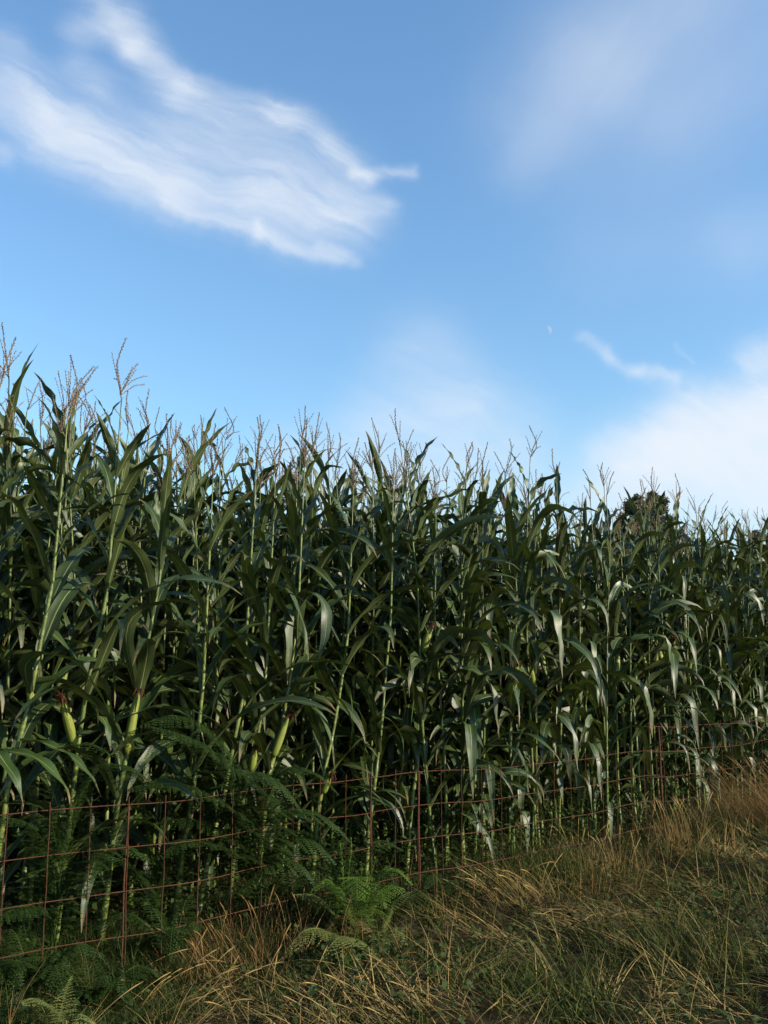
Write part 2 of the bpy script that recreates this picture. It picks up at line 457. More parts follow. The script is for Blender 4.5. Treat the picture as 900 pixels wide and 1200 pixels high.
# ------------------------------------------------------------------ maize
def leaf_geo(C, W, roll=0.0, fold0=1.0, fold1=.16, rip=.012, ph=0.0, side0=None, cross=5):
    """a strap leaf along centre line C (k,3), W greatest width"""
    C, T = frames(C)
    k = len(C)
    s = np.linspace(0, 1, k)
    up = np.array([0, 0, 1.0])
    S = []
    prev = side0
    for i in range(k):
        c = np.cross(T[i], up)
        l = np.linalg.norm(c)
        if prev is None: c = c / (l + 1e-9)
        else:
            pr = prev - T[i] * (prev @ T[i]); pr /= np.linalg.norm(pr) + 1e-9
            if l > .25:
                c = c / l
                if c @ pr < 0: c = -c
                c = .35 * c + .65 * pr
            else: c = pr
            c = c / np.linalg.norm(c)
        S.append(c); prev = c
    S = np.array(S)
    Nn = np.cross(S, T)
    a = roll * s
    S2 = S * np.cos(a)[:, None] + Nn * np.sin(a)[:, None]
    N2 = -S * np.sin(a)[:, None] + Nn * np.cos(a)[:, None]
    prof = (0.42 + .58 * np.sin(np.clip(s / .42, 0, 1) * math.pi / 2)) * np.clip(1 - ((s - .40) / .60).clip(0, 1) ** 1.9, 0.015, 1)
    w = W * prof * .5
    fold = fold1 + (fold0 - fold1) * np.exp(-s * 7)
    u = np.linspace(-1, 1, cross)
    au = np.abs(u)
    ripple = rip * np.sin(s[:, None] * 23 + ph + np.where(u > 0, 1.3, 0)[None]) * (au ** 2)[None] * np.sin(s * math.pi)[:, None]
    off = w[:, None] * u[None] * np.cos(fold)[:, None]
    hgt = w[:, None] * au[None] * np.sin(fold)[:, None] + ripple
    V = C[:, None] + S2[:, None] * off[..., None] + N2[:, None] * hgt[..., None]
    U = np.stack(np.broadcast_arrays((u * .5 + .5)[None], s[:, None]), -1).reshape(-1, 2)
    i = np.arange(k - 1)[:, None] * cross; j = np.arange(cross - 1)[None]
    F = np.stack([i + j, i + j + 1, i + cross + j + 1, i + cross + j], -1).reshape(-1, 4)
    return V.reshape(-1, 3), F, U
def arc_line(base, az, L, a0, a1, k=15, brk=None, sway=0.0, pw=1.5):
    s = np.linspace(0, 1, k)
    ang = a0 + (a1 - a0) * s ** pw
    if brk: ang = ang + brk[1] / (1 + np.exp(-(s - brk[0]) * 22))
    ang = np.minimum(ang, R(176))
    azs = az + sway * s
    st = L / (k - 1)
    d = np.stack([np.sin(ang) * np.cos(azs), np.sin(ang) * np.sin(azs), np.cos(ang)], -1) * st
    return np.asarray(base) + np.concatenate([[[0, 0, 0]], np.cumsum(d[:-1], 0)])
def stalk_geo(pts, r0=.0135, r1=.0042, nodes=12, sides=7):
    """tapered stem with swollen nodes"""
    k = nodes * 3 + 1
    C = smooth_curve(pts, k)
    s = np.linspace(0, 1, k)
    r = r0 + (r1 - r0) * s ** 1.05
    nd = (np.arange(k) % 3 == 0)
    C2, R2 = [], []
    for i in range(k):
        C2.append(C[i]); R2.append(r[i] * (1.22 if nd[i] else 1.0))
        if nd[i] and i < k - 1:
            C2.append(C[i] + (C[i + 1] - C[i]) * .10); R2.append(r[i] * .93)
    return tube(np.array(C2), np.array(R2), sides)
def tassel_geo(rng, base, dirv, H=.36, nb=9, lo=False, spread=1.0):
    B = Buf()
    dirv = np.asarray(dirv, float); dirv /= np.linalg.norm(dirv)
    def spikeline(C, r, sp, sz):
        B.add(*tube(C, r, 3 if lo else 4, False))
        L = np.linalg.norm(np.diff(C, axis=0), axis=1).sum()
        m = max(int(L / sp), 2)
        CC = smooth_curve(C, m + 2)
        _, TT = frames(CC)
        for i in range(1, m + 1):
            for q in range(2):
                o = rng.normal(size=3); o -= TT[i] * (o @ TT[i]); o /= np.linalg.norm(o)
                a = CC[i]; ax = TT[i] * .9 + o * .42; ax /= np.linalg.norm(ax)
                sd_ = np.cross(ax, o); sd_ /= np.linalg.norm(sd_) + 1e-9
                l = sz * rng.uniform(.8, 1.3); wd = sz * .22
                b = a + o * sz * .12
                mid = b + ax * l * .45
                V = [b, mid + sd_ * wd, mid + o * wd, mid - sd_ * wd, b + ax * l]
                B.add(V, [[0, 1, 2, -1], [0, 2, 3, -1], [4, 2, 1, -1], [4, 3, 2, -1], [0, 3, 1, -1], [4, 1, 3, -1]])
                if lo: break
    tip = base + dirv * H + rng.normal(size=3) * .02
    bendv = rng.normal(size=3) * .025
    C = smooth_curve([base, base + dirv * H * .5 + bendv, tip], 8)
    spikeline(C, np.linspace(.0036, .0022, 8), .011 if not lo else .026, .013)
    for i in range(nb):
        b = base + dirv * H * rng.uniform(0.0, .26)
        az = rng.uniform(0, 2 * math.pi); L = H * rng.uniform(.42, .75)
        a0 = R(rng.uniform(10, 34)) * spread; a1 = a0 + R(rng.uniform(-8, 22)) * spread
        if rng.random() < .14: a0 += R(20); a1 += R(60)
        C = arc_line(b, az, L, a0, a1, 6)
        C = C + (C - b)[:, 2:3] * (dirv - [0, 0, 1]) * .8
        spikeline(C, np.linspace(.0022, .0012, 6), .019 if not lo else .035, .0115)
    return B
def ear_geo(rng, base, axis, L=.23, r=.028):
    axis = np.asarray(axis, float); axis /= np.linalg.norm(axis)
    s = np.linspace(0, 1, 12)
    C = base + axis * L * s[:, None] + np.array([0, 0, .012]) * (s * (1 - s))[:, None]
    prof = np.interp(s, [0, .08, .3, .6, .85, 1], [.35, .8, 1, .92, .55, .25])
    B = Buf()
    V, F, U = tube(C, r * prof, 12)
    rad = V[:-2].reshape(12, 12, 3); cc = C[:, None]
    ridge = 1 + .07 * np.sin(np.arange(12) * 2.6)[None, :, None] * np.ones((12, 1, 1))
    V[:-2] = (cc + (rad - cc) * ridge).reshape(-1, 3)
    B.add(V, F, U)
    tip = C[-1]
    for i in range(6):                                        # loose husk tips
        az = rng.uniform(0, 6.28)
        o = np.array([math.cos(az), math.sin(az), .2]); o /= np.linalg.norm(o)
        c = smooth_curve([C[7] + o * r * .8, tip + o * .008, tip + axis * .03 + o * .025], 6)
        B.add(*leaf_geo(c, .022, 0, .5, .3, .001))
    S = Buf()
    for i in range(40):
        o = rng.normal(size=3); o /= np.linalg.norm(o)
        c = smooth_curve([tip - axis * .012, tip + axis * .02 + o * .012, tip + axis * rng.uniform(.0, .045) + o * rng.uniform(.02, .04) + [0, 0, -rng.uniform(.01, .045)]], 5)
        S.add(*tube(c, np.linspace(.0032, .0012, 5), 3, False))
    S.add(*tube([tip - axis * .02, tip + axis * .008, tip + axis * .024], [.010, .013, .004], 7))
    return B, S

def plant_parts(rng, H=2.62, ear=None, lo=False, lean=0.05, top=True, tass=.27, skip_below=.38, leafaz=None):
    """returns list of (name, mesh Buf, material, sub list)"""
    parts = []
    az0 = rng.uniform(0, 2 * math.pi) if leafaz is None else leafaz
    la = rng.uniform(0, 2 * math.pi)
    lx, ly = lean * math.cos(la) * H, lean * math.sin(la) * H
    wob = rng.normal(size=(4, 2)) * .018
    Ht = H + rng.uniform(.12, .26)                              # start of the tassel
    def C(h): 
        f = h / Ht
        i = f * 3; a = int(min(i, 2)); u = i - a
        wx = wob[a] * (1 - u) + wob[a + 1] * u
        return np.array([lx * f ** 1.6 + wx[0] * (f > 0), ly * f ** 1.6 + wx[1] * (f > 0), h])
    pts = [C(h) for h in np.linspace(0, Ht, 8)]
    pts[0][2] = -.06
    sb = Buf(); sb.add(*stalk_geo(pts, rng.uniform(.0105, .0135), .0028, 8 if lo else 13, 5 if lo else 8))
    # leaf sheaths hug the stem
    nl = int(rng.integers(16, 20))
    hs = .22 + (H - .27) * np.linspace(0, 1, nl) ** 1.22 + rng.normal(size=nl) * .02
    k = 9 if lo else 15
    leaves = []
    for i, h in enumerate(hs):
        f = h / H
        az = az0 + (i % 2) * math.pi + rng.normal() * .38
        dead = h < skip_below
        if dead and rng.random() < .35: continue
        L = (.66 + .36 * math.sin(math.pi * min(max((f - .02) / .98, 0), 1) ** .9)) * rng.uniform(.85, 1.12)
        if f > .7: L *= .86
        if f > .9: L *= rng.uniform(.62, .85)
        W = (.050 + .036 * math.sin(math.pi * f ** .8)) * rng.uniform(.85, 1.2)
        a0 = R(np.interp(f, [0, .5, .8, 1], [32, 30, 24, 15]) + rng.uniform(-6, 8))
        droop = np.interp(f, [0, .5, .72, .88, 1], [140, 132, 95, 48, 24]) * rng.uniform(.7, 1.25)
        brk = None
        if f < .93 and rng.random() < .5: brk = (rng.uniform(.3, .7), R(rng.uniform(25, 85)))
        c = arc_line(C(h) + np.array([math.cos(az), math.sin(az), 0]) * .008, az, L, a0, a0 + R(droop), k, brk, rng.normal() * .45, rng.uniform(1.2, 2.1))
        b = Buf()
        b.add(*leaf_geo(c, W, rng.normal() * .9, 1.05, rng.uniform(.08, .4), rng.uniform(.006, .022), rng.uniform(0, 6), cross=3 if lo else 5))
        leaves.append((b, dead and rng.random() < .0))
        if not lo:                                             # sheath: a slightly wider sleeve below the blade
            hh = np.linspace(max(h - .17, 0.02), h, 4)
            rr = .0128 - .0092 * hh / Ht
            sb.add(*tube([C(q) for q in hh], rr * np.array([1.0, 1.05, 1.1, 1.22]), 8, False))
    parts.append(('stalk', sb, M_STALK, []))
    for b, dead in leaves: parts.append(('leaf', b, M_DRYLEAF if dead else M_LEAF, []))
    if top:
        d = (C(Ht) - C(Ht - .4)); tb = tassel_geo(rng, C(Ht), d + rng.normal(size=3) * .07, tass * rng.uniform(.75, 1.2), int(rng.integers(2, 8)), lo)
        parts.append(('tassel', tb, M_TASSEL, []))
    if ear:
        for e in range(ear):
            h = rng.uniform(1.12, 1.48); az = az0 + rng.normal() * .7 + e * math.pi
            ax = [math.cos(az) * .33, math.sin(az) * .33, 1]
            eb, es = ear_geo(rng, C(h) + np.array([math.cos(az), math.sin(az), 0]) * .024, ax, rng.uniform(.19, .24), rng.uniform(.022, .028))
            parts.append(('ear', eb, M_HUSK, [('silk', es, M_SILK)]))
    return parts

def to_mesh_parts(parts):
    return [(n_, b.mesh(n_, m_), [(sn, sb_.mesh(sn, sm)) for sn, sb_, sm in subs]) for n_, b, m_, subs in parts]
def build_thing(name, mparts, loc, rz=0.0, scale=1.0, tilt=(0, 0)):
    r = empty(name, loc, rz)
    r.rotation_euler = (tilt[0], tilt[1], rz)
    r.scale = (scale,) * 3 if not isinstance(scale, tuple) else scale
    for n_, me, subs in mparts:
        o = link(n_, me, r)
        for sn, sm in subs: link(sn, sm, o)
    return r

RG = np.random.default_rng(11)
NVAR = 22
VARS = []
for i in range(NVAR):
    e = [0, 1, 1, 2, 1][i % 5]
    VARS.append((to_mesh_parts(plant_parts(RG, RG.uniform(2.50, 2.80), e, lean=RG.uniform(0, .06))), e))

ROW0, ROWD = .52, .60
# hero plants of the front row: measured from the photo. stalk = photo pixels with depth n; leaves likewise
HERO = [
    dict(stalk=[(12, 905), (20, 877), (35, 820), (48, 750), (62, 680)], n=.40, label='front maize plant at the far left with broad leaves drooping over the fence',
         leaves=[([(20, 880, .38), (8, 880, .2), (38, 886, .02), (62, 904, -.08), (78, 925, -.12), (82, 943, -.15)], .105),
                 ([(19, 884, .38), (-2, 880, .15), (8, 897, .0), (20, 915, -.1), (28, 948, -.12)], .085),
                 ([(24, 868, .38), (55, 872, .2), (85, 888, .1), (106, 910, .02), (120, 936, 0)], .080),
                 ([(36, 815, .40), (30, 780, .25), (52, 766, .15), (88, 776, .1), (112, 805, .08), (131, 842, .05)], .085)]),
    dict(stalk=[(88, 905), (92, 870), (102, 805), (116, 740), (126, 690)], n=.50, label='front maize plant with a fat pale ear leaning left and brown silk', extra=.22,
         leaves=[([(94, 850, .5), (112, 838, .38), (124, 848, .3), (130, 880, .22)], .05)],
         ears=[((88, 878), (71, 814), .42)]),
    dict(stalk=[(138, 940), (150, 876), (164, 800), (176, 738), (187, 680)], n=.42, label='front maize plant with a thick upright ear and dark silk against its stem',
         leaves=[([(160, 815, .42), (148, 745, .3), (166, 715, .2), (205, 704, .1), (232, 714, .06), (243, 738, .05), (240, 768, .05)], .085),
                 ([(168, 790, .42), (180, 750, .5), (205, 742, .5), (242, 745, .45), (262, 765, .4), (278, 785, .4)], .05)],
         ears=[((148, 884), (163, 802), .36)]),
    dict(stalk=[(206, 1070), (214, 1000), (226, 930), (231, 870), (238, 800)], n=.46, label='front maize plant with bare pale stem behind the high bracken', leaves=[
         ([(229, 890, .46), (190, 835, .3), (215, 832, .2), (248, 842, .12), (268, 862, .08), (275, 878, .06)], .05)]),
    dict(stalk=[(236, 1048), (248, 985), (262, 935), (270, 890), (284, 820)], n=.55, label='front maize plant whose knobbly stem leans right behind the bracken', leaves=[]),
    dict(stalk=[(272, 1020), (280, 960), (290, 915), (304, 850), (312, 780)], n=.62, label='front maize plant with white ribbed leaf standing behind the bracken',
         leaves=[([(284, 935, .62), (290, 915, .5), (305, 892, .45), (318, 868, .4)], .07)], ears=[((294, 905), (300, 872), .55)]),
    dict(stalk=[(312, 930), (322, 880), (333, 835), (342, 780), (350, 700)], n=.60, label='front maize plant with dark red silk left of the twin hanging leaves',
         leaves=[([(346, 740, .6), (320, 690, .45), (338, 694, .35), (352, 720, .28), (358, 755, .24), (352, 790, .22)], .07),
                 ([(348, 760, .6), (352, 705, .5), (368, 695, .4), (381, 712, .3), (381, 745, .25), (371, 782, .25)], .10)],
         ears=[((320, 888), (340, 834), .52)]),
    dict(stalk=[(372, 960), (378, 915), (390, 860), (400, 800), (408, 740)], n=.58, label='front maize plant with wide pale ribbed leaf hanging in front of it',
         leaves=[([(396, 830, .58), (372, 780, .45), (387, 775, .35), (404, 800, .28), (413, 835, .25), (409, 885, .25)], .10),
                 ([(390, 865, .58), (345, 806, .4), (375, 800, .3), (400, 822, .24), (413, 850, .2), (410, 880, .2)], .06),
                 ([(384, 890, .58), (362, 830, .45), (380, 845, .35), (388, 868, .3), (392, 900, .3)], .07)],
         ears=[((378, 930), (388, 908), .5)]),
    dict(stalk=[(432, 970), (440, 910), (447, 850), (452, 790), (458, 720)], n=.60, label='front maize plant with two narrow leaves bowing right side by side',
         leaves=[([(449, 815, .6), (432, 772, .45), (452, 764, .35), (468, 785, .3), (475, 820, .28), (472, 850, .28)], .055),
                 ([(451, 800, .6), (445, 755, .5), (464, 750, .42), (479, 770, .35), (484, 810, .32), (481, 862, .3)], .06),
                 ([(445, 885, .6), (440, 845, .45), (455, 842, .35), (469, 862, .3), (473, 885, .28), (466, 925, .28)], .085)]),
    dict(stalk=[(478, 1000), (484, 930), (494, 860), (500, 800), (508, 720)], n=.62, label='front maize plant whose low leaves hang through the mesh fence',
         leaves=[([(484, 935, .62), (405, 922, .3), (430, 925, .15), (450, 942, .08), (462, 972, .05)], .06),
                 ([(482, 950, .62), (425, 920, .4), (450, 926, .25), (470, 945, .15), (479, 975, .12)], .06)]),
]
heroes = []
def hero_plant(h, rng):
    n = h['n']
    P = [at(x, y, n) for x, y in h['stalk']]
    # continue the stem down to the ground and up to full height
    d = (P[-1] - P[0]) / (P[-1][2] - P[0][2])
    d = d * .55 + np.array([0, 0, 1]) * .45; d /= d[2]
    gx, gy = P[0][0] - d[0] * (P[0][2] - .1), P[0][1] - d[1] * (P[0][2] - .1)
    g = np.array([gx, gy, float(ground_z(gx, gy))])
    Ht = 2.66 + rng.uniform(-.12, .12) + g[2] + h.get('extra', 0)
    up = d * .35 + np.array([0, 0, .65]); up /= up[2]
    pts = [g - [0, 0, .05]] + P
    top = P[-1].copy()
    while top[2] < Ht - .3:
        top = top + up * .35; pts.append(top.copy())
    pts.append(top + up * (Ht - top[2]))
    pts = np.array(pts) - g
    rt = empty('maize_plant', g)
    tag(rt, h['label'], 'maize plant')
    sb = Buf(); sb.add(*stalk_geo(pts, .0150, .0030, 13, 9))
    zs = pts[:, 2]
    def C(z): return np.array([np.interp(z, zs, pts[:, 0]), np.interp(z, zs, pts[:, 1]), z])
    # generic leaves away from the measured ones: above them and towards the back
    az0 = math.atan2(EV[1], EV[0]) + rng.normal() * .5
    gen = []
    hs = .3 + (Ht - g[2] - .62) * np.linspace(0, 1, 18) ** 1.2
    hz = [at(*p[0][0])[2] - g[2] for p in h['leaves']]
    for i, z in enumerate(hs):
        if any(abs(z - q) < .07 for q in hz): continue
        f = z / (Ht - g[2] - .25)
        az = az0 + (i % 2) * math.pi + rng.normal() * .4
        L = (.60 + .40 * math.sin(math.pi * f ** .9)) * rng.uniform(.85, 1.1) * (.68 if f > .85 else .85 if f > .65 else 1)
        a0 = R(np.interp(f, [0, .5, .8, 1], [32, 30, 24, 15]) + rng.uniform(-6, 8))
        droop = np.interp(f, [0, .5, .72, .88, 1], [140, 130, 95, 48, 24]) * rng.uniform(.7, 1.2)
        c = arc_line(C(z), az, L, a0, a0 + R(droop), 15, None, rng.normal() * .4, rng.uniform(1.2, 2.1))
        gen.append(leaf_geo(c, (.050 + .036 * math.sin(math.pi * f ** .8)) * rng.uniform(.85, 1.15), rng.normal() * .5, 1.05, rng.uniform(.08, .3), .01, rng.uniform(0, 6)))
        hh = np.linspace(z - .17, z, 4)
        sb.add(*tube([C(q) for q in hh], (.0150 - .0108 * hh / Ht) * np.array([1.02, 1.08, 1.14, 1.25]), 9, False))
    link('stalk', sb.mesh('stalk', M_STALK), rt)
    for pts_, W in h['leaves']:
        c = smooth_curve([at(x, y, q) - g for x, y, q in pts_], 22)
        s = np.linspace(0, 1, 22)
        b = Buf(); b.add(*leaf_geo(c, W * .95, 0.0, .9, .14, .008, rng.uniform(0, 6)))
        link('leaf', b.mesh('leaf', M_LEAF), rt)
    for V, F, U in gen:
        b = Buf(); b.add(V, F, U); link('leaf', b.mesh('leaf', M_LEAF), rt)
    for (b0, b1, q) in h.get('ears', []):
        p0, p1 = at(*b0, n - .03) - g, at(*b1, q) - g
        eb, es = ear_geo(rng, p0, p1 - p0, np.linalg.norm(p1 - p0) * .92, .0255)
        e = link('ear', eb.mesh('ear', M_HUSK), rt)
        link('silk', es.mesh('silk', M_SILK), e)
    tb = tassel_geo(rng, pts[-1], up, .36, 9)
    link('tassel', tb.mesh('tassel', M_TASSEL), rt)
    return g
for i, h in enumerate(HERO):
    g = hero_plant(h, np.random.default_rng(100 + i))
    heroes.append(to_tn(g[0], g[1]))

def t_at_px(px, n, py=700):
    p = at(px, py, n); return float(to_tn(p[0], p[1])[0])
spots = []
for k in range(40):
    n = ROW0 + ROWD * k + (.35 if k > 14 else 0)
    t0 = t_at_px(-60, n) - .3
    t1 = t_at_px(985, n) + .8
    if k == 0:
        t0 = max(t0, heroes[-1][0] + .14)
        for t in (heroes[0][0] - .2, heroes[0][0] - .42): spots.append([t, n, 0])
    step = .125 if k < 9 else (.2 if k < 20 else .3)
    t = t0 + RG.uniform(0, step)
    while t < t1:
        if RG.random() > .05: spots.append([t, n + RG.normal() * .045, k])
        t += step * RG.uniform(.75, 1.25)
spots = np.array(spots)
X, Y = tn(spots[:, 0], spots[:, 1])
order = np.argsort(np.hypot(X, Y))
NIND = 300 - len(HERO)
ROWN = ['front', 'second', 'third', 'fourth', 'fifth', 'sixth', 'seventh', 'eighth']
def side_name(t, k):
    x, y = tn(t, ROW0 + k * ROWD)
    px = 450 + FPX * x / (y * math.cos(PITCH))
    return 'far left' if px < 150 else 'left' if px < 330 else 'middle' if px < 520 else 'right' if px < 720 else 'far right'
EARN = {0: 'without an ear', 1: 'with one ear', 2: 'with two ears'}
tops = []
for j, idx in enumerate(order[:NIND]):
    t, n, k = spots[idx]; k = int(k)
    vi = int(RG.integers(0, NVAR)); mp, ne = VARS[vi]
    if k > 4:                                                     # deep in the field only leaves and tassels show
        mp = [p for p in mp if p[0] != 'ear']
    s = float(RG.uniform(.80, 1.0) if k < 2 else RG.uniform(.90, 1.06)) * float(np.interp(t, [-1, 1, 3, 6, 10], [1.07, 1.08, 1.08, 1.06, 1.08]))
    if k < 2 and RG.random() < .12: s *= 1.08
    g = (X[idx], Y[idx], float(ground_z(X[idx], Y[idx])))
    r = build_thing('maize_plant', mp, g, RG.uniform(0, 6.28), s, (RG.normal() * .025, RG.normal() * .025))
    sn = side_name(t, k)
    size = 'tall' if s > .98 else 'shorter' if s < .90 else 'mid-height'
    tag(r, '%s green maize plant %s, %s row, %s of the field' % (size, EARN[ne] if k <= 4 else 'mostly hidden', ROWN[min(k, 7)], sn), 'maize plant',
        'maize plants of the %s row' % ROWN[min(k, 7)])
print('individual plants', NIND, 'rest', len(order) - NIND, 'farthest row', spots[order[:NIND], 2].max())

def build_rest():
    rv = []
    for i in range(8):
        ps = plant_parts(np.random.default_rng(500 + i), 2.62, None, True, lean=.04, skip_below=1.1)
        rv.append([(b.arrays(), {M_STALK.name: 0, M_LEAF.name: 1, M_DRYLEAF.name: 1, M_TASSEL.name: 2}[m_.name]) for n_, b, m_, _ in ps])
    AV, AF, AU, AM, off = [], [], [], [], 0
    for idx in order[NIND:]:
        v = rv[int(RG.integers(0, 8))]
        a = RG.uniform(0, 6.28); s = RG.uniform(.96, 1.08)
        c_, s_ = math.cos(a) * s, math.sin(a) * s
        M = np.array([[c_, s_, 0], [-s_, c_, 0], [0, 0, s]])
        o = np.array([X[idx], Y[idx], float(ground_z(X[idx], Y[idx]))])
        for (V, F, U), m_ in v:
            AV.append(V @ M + o); AF.append(np.where(F >= 0, F + off, -1)); AU.append(U); AM.append(np.full(len(F), m_)); off += len(V)
    me = make_mesh('maize_field', np.concatenate(AV), np.concatenate(AF), None, np.concatenate(AU), True, [M_STALK, M_LEAF, M_TASSEL], np.concatenate(AM))
    o = link('maize_field', me)
    tag(o, 'dense mass of maize filling the field behind the front rows', 'maize', kind='stuff')
build_rest()

# ------------------------------------------------------------------ fence
def wire(rng, p0, p1, r=.0027, wob=.004, k=10):
    s = np.linspace(0, 1, k)[:, None]
    C = np.asarray(p0) * (1 - s) + np.asarray(p1) * s
    C[1:-1] += rng.normal(size=(k - 2, 3)) * wob
    C = smooth_curve(C, k * 3)
    b = Buf(); b.add(*tube(C, r, 6)); return b.mesh('wire', M_RUST)
def fence_panel(name, label, t0, t1, ztop, rows, off, seed):
    rng = np.random.default_rng(seed)
    x, y = tn(t0, off)
    rt = empty(name, (float(x), float(y), 0)); tag(rt, label, 'mesh fence', 'rusty mesh fence panels')
    org = np.array([x, y, 0.0])
    def P(t, n, z):
        a, b = tn(t, n); sag = .010 * math.sin(t * 2.1 + seed) + .006 * math.sin(t * 5.3)
        return np.array([a, b, z + sag]) - org
    for j in range(rows):
        C = [P(t, off + .006 * math.sin(t * 3 + j), ztop - .2 * j) for t in np.linspace(t0 - .05, t1 + .05, int((t1 - t0) / .2) + 2)]
        C = np.array(C); C[1:-1] += rng.normal(size=(len(C) - 2, 3)) * .0018
        b = Buf(); b.add(*tube(smooth_curve(C, len(C) * 3), .0024, 6))
        link('horizontal_wire', b.mesh('horizontal_wire', M_RUST), rt)
    t = t0; 
    while t < t1 + .01:
        j_ = rng.normal() * .004
        top = P(t + j_, off - .0062, ztop + .030 + rng.uniform(0, .008)); bot = P(t + j_ + rng.normal() * .006, off - .0062, ztop - .2 * (rows - 1) - .04)
        o = link('vertical_wire', wire(rng, top, bot, .0024, .0020, 8), rt)
        t += .2
    return rt
fence_panel('mesh_fence_panel', 'rusty square mesh fence panel running from the left edge to the stake', -.6, 5.4, ZTOP, 5, 0.0, 3)
fence_panel('mesh_fence_panel', 'rusty square mesh fence panel right of the stake, set one row higher', 5.27, 12.0, ZTOP + .195, 6, -.022, 4)
def stake(label, t, n, ztop, r, tilt=0.0):
    rng = np.random.default_rng(int(t * 100) % 97)
    x, y = tn(t, n); gz = float(ground_z(x, y))
    rt = empty('fence_stake', (float(x), float(y), gz)); tag(rt, label, 'fence stake')
    h = ztop - gz
    k = 46
    s = np.linspace(-.1, h, k)
    C = np.stack([tilt * s + .003 * np.sin(s * 9), .002 * np.cos(s * 7), s], -1)
    rr = r * (1 + .10 * (np.arange(k) % 2))                       # ribbed bar
    b = Buf(); b.add(*tube(C, rr, 8)); link('bar', b.mesh('bar', M_RUST), rt)
    w = Buf()
    for z in (h - .05, h - .25, h - .45):                           # twists of binding wire
        a = np.linspace(0, 6.28 * 1.6, 16)
        w.add(*tube(np.stack([tilt * z + (r + .005) * np.cos(a), (r + .005) * np.sin(a), z + .004 * a / 6.28 + .006 * np.sin(a * 2)], -1), .0012, 4))
    link('binding_wire', w.mesh('binding_wire', M_RUST), rt)
stake('thick rusty steel stake joining the two mesh panels at right', t_at_px(775, -.012, 900), -.012, ZTOP + .20, .0092, -.01)
stake('thin rusty steel stake behind the mesh, left of the two in the middle', t_at_px(435, .018, 950), .018, ZTOP + .035, .0050, -.004)
stake('thin rusty steel stake behind the mesh, right of the two in the middle', t_at_px(491, .018, 950), .018, ZTOP + .01, .0054, .0)
stake('thin rusty steel stake tied to the mesh near the left edge', t_at_px(148, .018, 980), .018, ZTOP - .02, .0046, .004)

# ------------------------------------------------------------------ ferns
def frond_geo(rng, C, L, npin=20, wide=.34, fine=True, droop=.35, start=.22):
    """bracken frond: C centre line (k,3) from ground to tip"""
    B = Buf()
    k = len(C)
    B.add(*tube(C, np.linspace(.0042, .0010, k), 5))
    P, T = frames(C)
    seg = np.concatenate([[0], np.cumsum(np.linalg.norm(np.diff(P, axis=0), axis=1))]); tot = seg[-1]
    up = np.array([0, 0, 1.0])
    PV = []
    for i in range(npin):
        f = start + (1 - start) * (i / (npin - 1)) ** .92
        d = f * tot
        c = np.array([np.interp(d, seg, P[:, q]) for q in range(3)]); tt = np.array([np.interp(d, seg, T[:, q]) for q in range(3)])
        tt /= np.linalg.norm(tt)
        s_ = np.cross(tt, up); s_ /= np.linalg.norm(s_) + 1e-9
        g_ = (f - start) / (1 - start)
        pl = L * wide * (1 - g_) ** .8 * min(1, .55 + g_ * 4) + .012
        for sg in (-1, 1):
            ax = s_ * sg * .90 + tt * rng.uniform(.32, .5) + rng.normal(size=3) * .05
            ax /= np.linalg.norm(ax)
            m = 9
            q = np.linspace(0, 1, m)[:, None]
            pc = c + ax * pl * q + np.array([0, 0, -1]) * droop * pl * q ** 2 + tt * pl * .12 * q ** 2
            B.add(*tube(pc, np.linspace(.0014, .0006, m), 3, False))
            nn = max(int(pl / .0105), 3)
            qs = np.linspace(.06, .98, nn)
            cc = np.stack([np.interp(qs, q[:, 0], pc[:, z]) for z in range(3)], -1)
            _, pt = frames(cc) if len(cc) > 1 else (cc, ax[None])
            for jn in range(nn):
                w_ = .021 * (1 - qs[jn] * .75) * min(1, pl / .10) + .004
                a = pt[jn]; nrm = np.cross(a, np.cross(up, a)); nrm /= np.linalg.norm(nrm) + 1e-9
                b_ = np.cross(a, nrm)
                for s2 in (-1, 1):
                    dr = b_ * s2 + a * .45 + nrm * rng.uniform(-.35, .1)
                    dr /= np.linalg.norm(dr)
                    e_ = np.cross(dr, nrm)
                    h = .0040 if fine else .0055
                    PV.append((cc[jn], cc[jn] + dr * w_ * .45 + e_ * h, cc[jn] + dr * w_, cc[jn] + dr * w_ * .45 - e_ * h))
    PV = np.array(PV)
    B.add(PV.reshape(-1, 3), np.arange(len(PV) * 4).reshape(-1, 4))
    return B
def fern(label, fronds, mat, seed, group=None):
    """fronds: list of control polylines in world space (first point = root)"""
    rng = np.random.default_rng(seed)
    g = np.array(fronds[0][0], float); 
    rt = empty('bracken_fern', g); tag(rt, label, 'fern', group)
    for f in fronds:
        C = smooth_curve(np.array(f) - g, 18)
        L = np.linalg.norm(np.diff(C, axis=0), axis=1).sum()
        b = frond_geo(rng, C, L, int(12 + L * 22), rng.uniform(.20, .29), True, rng.uniform(.2, .6), .28)
        link('frond', b.mesh('frond', mat), rt)
    return rt
def gp(px, py):
    return at_ground(px, py)
def root_at(t, n):
    x, y = tn(t, n); return np.array([x, y, float(ground_z(x, y))])
T = t_at_px
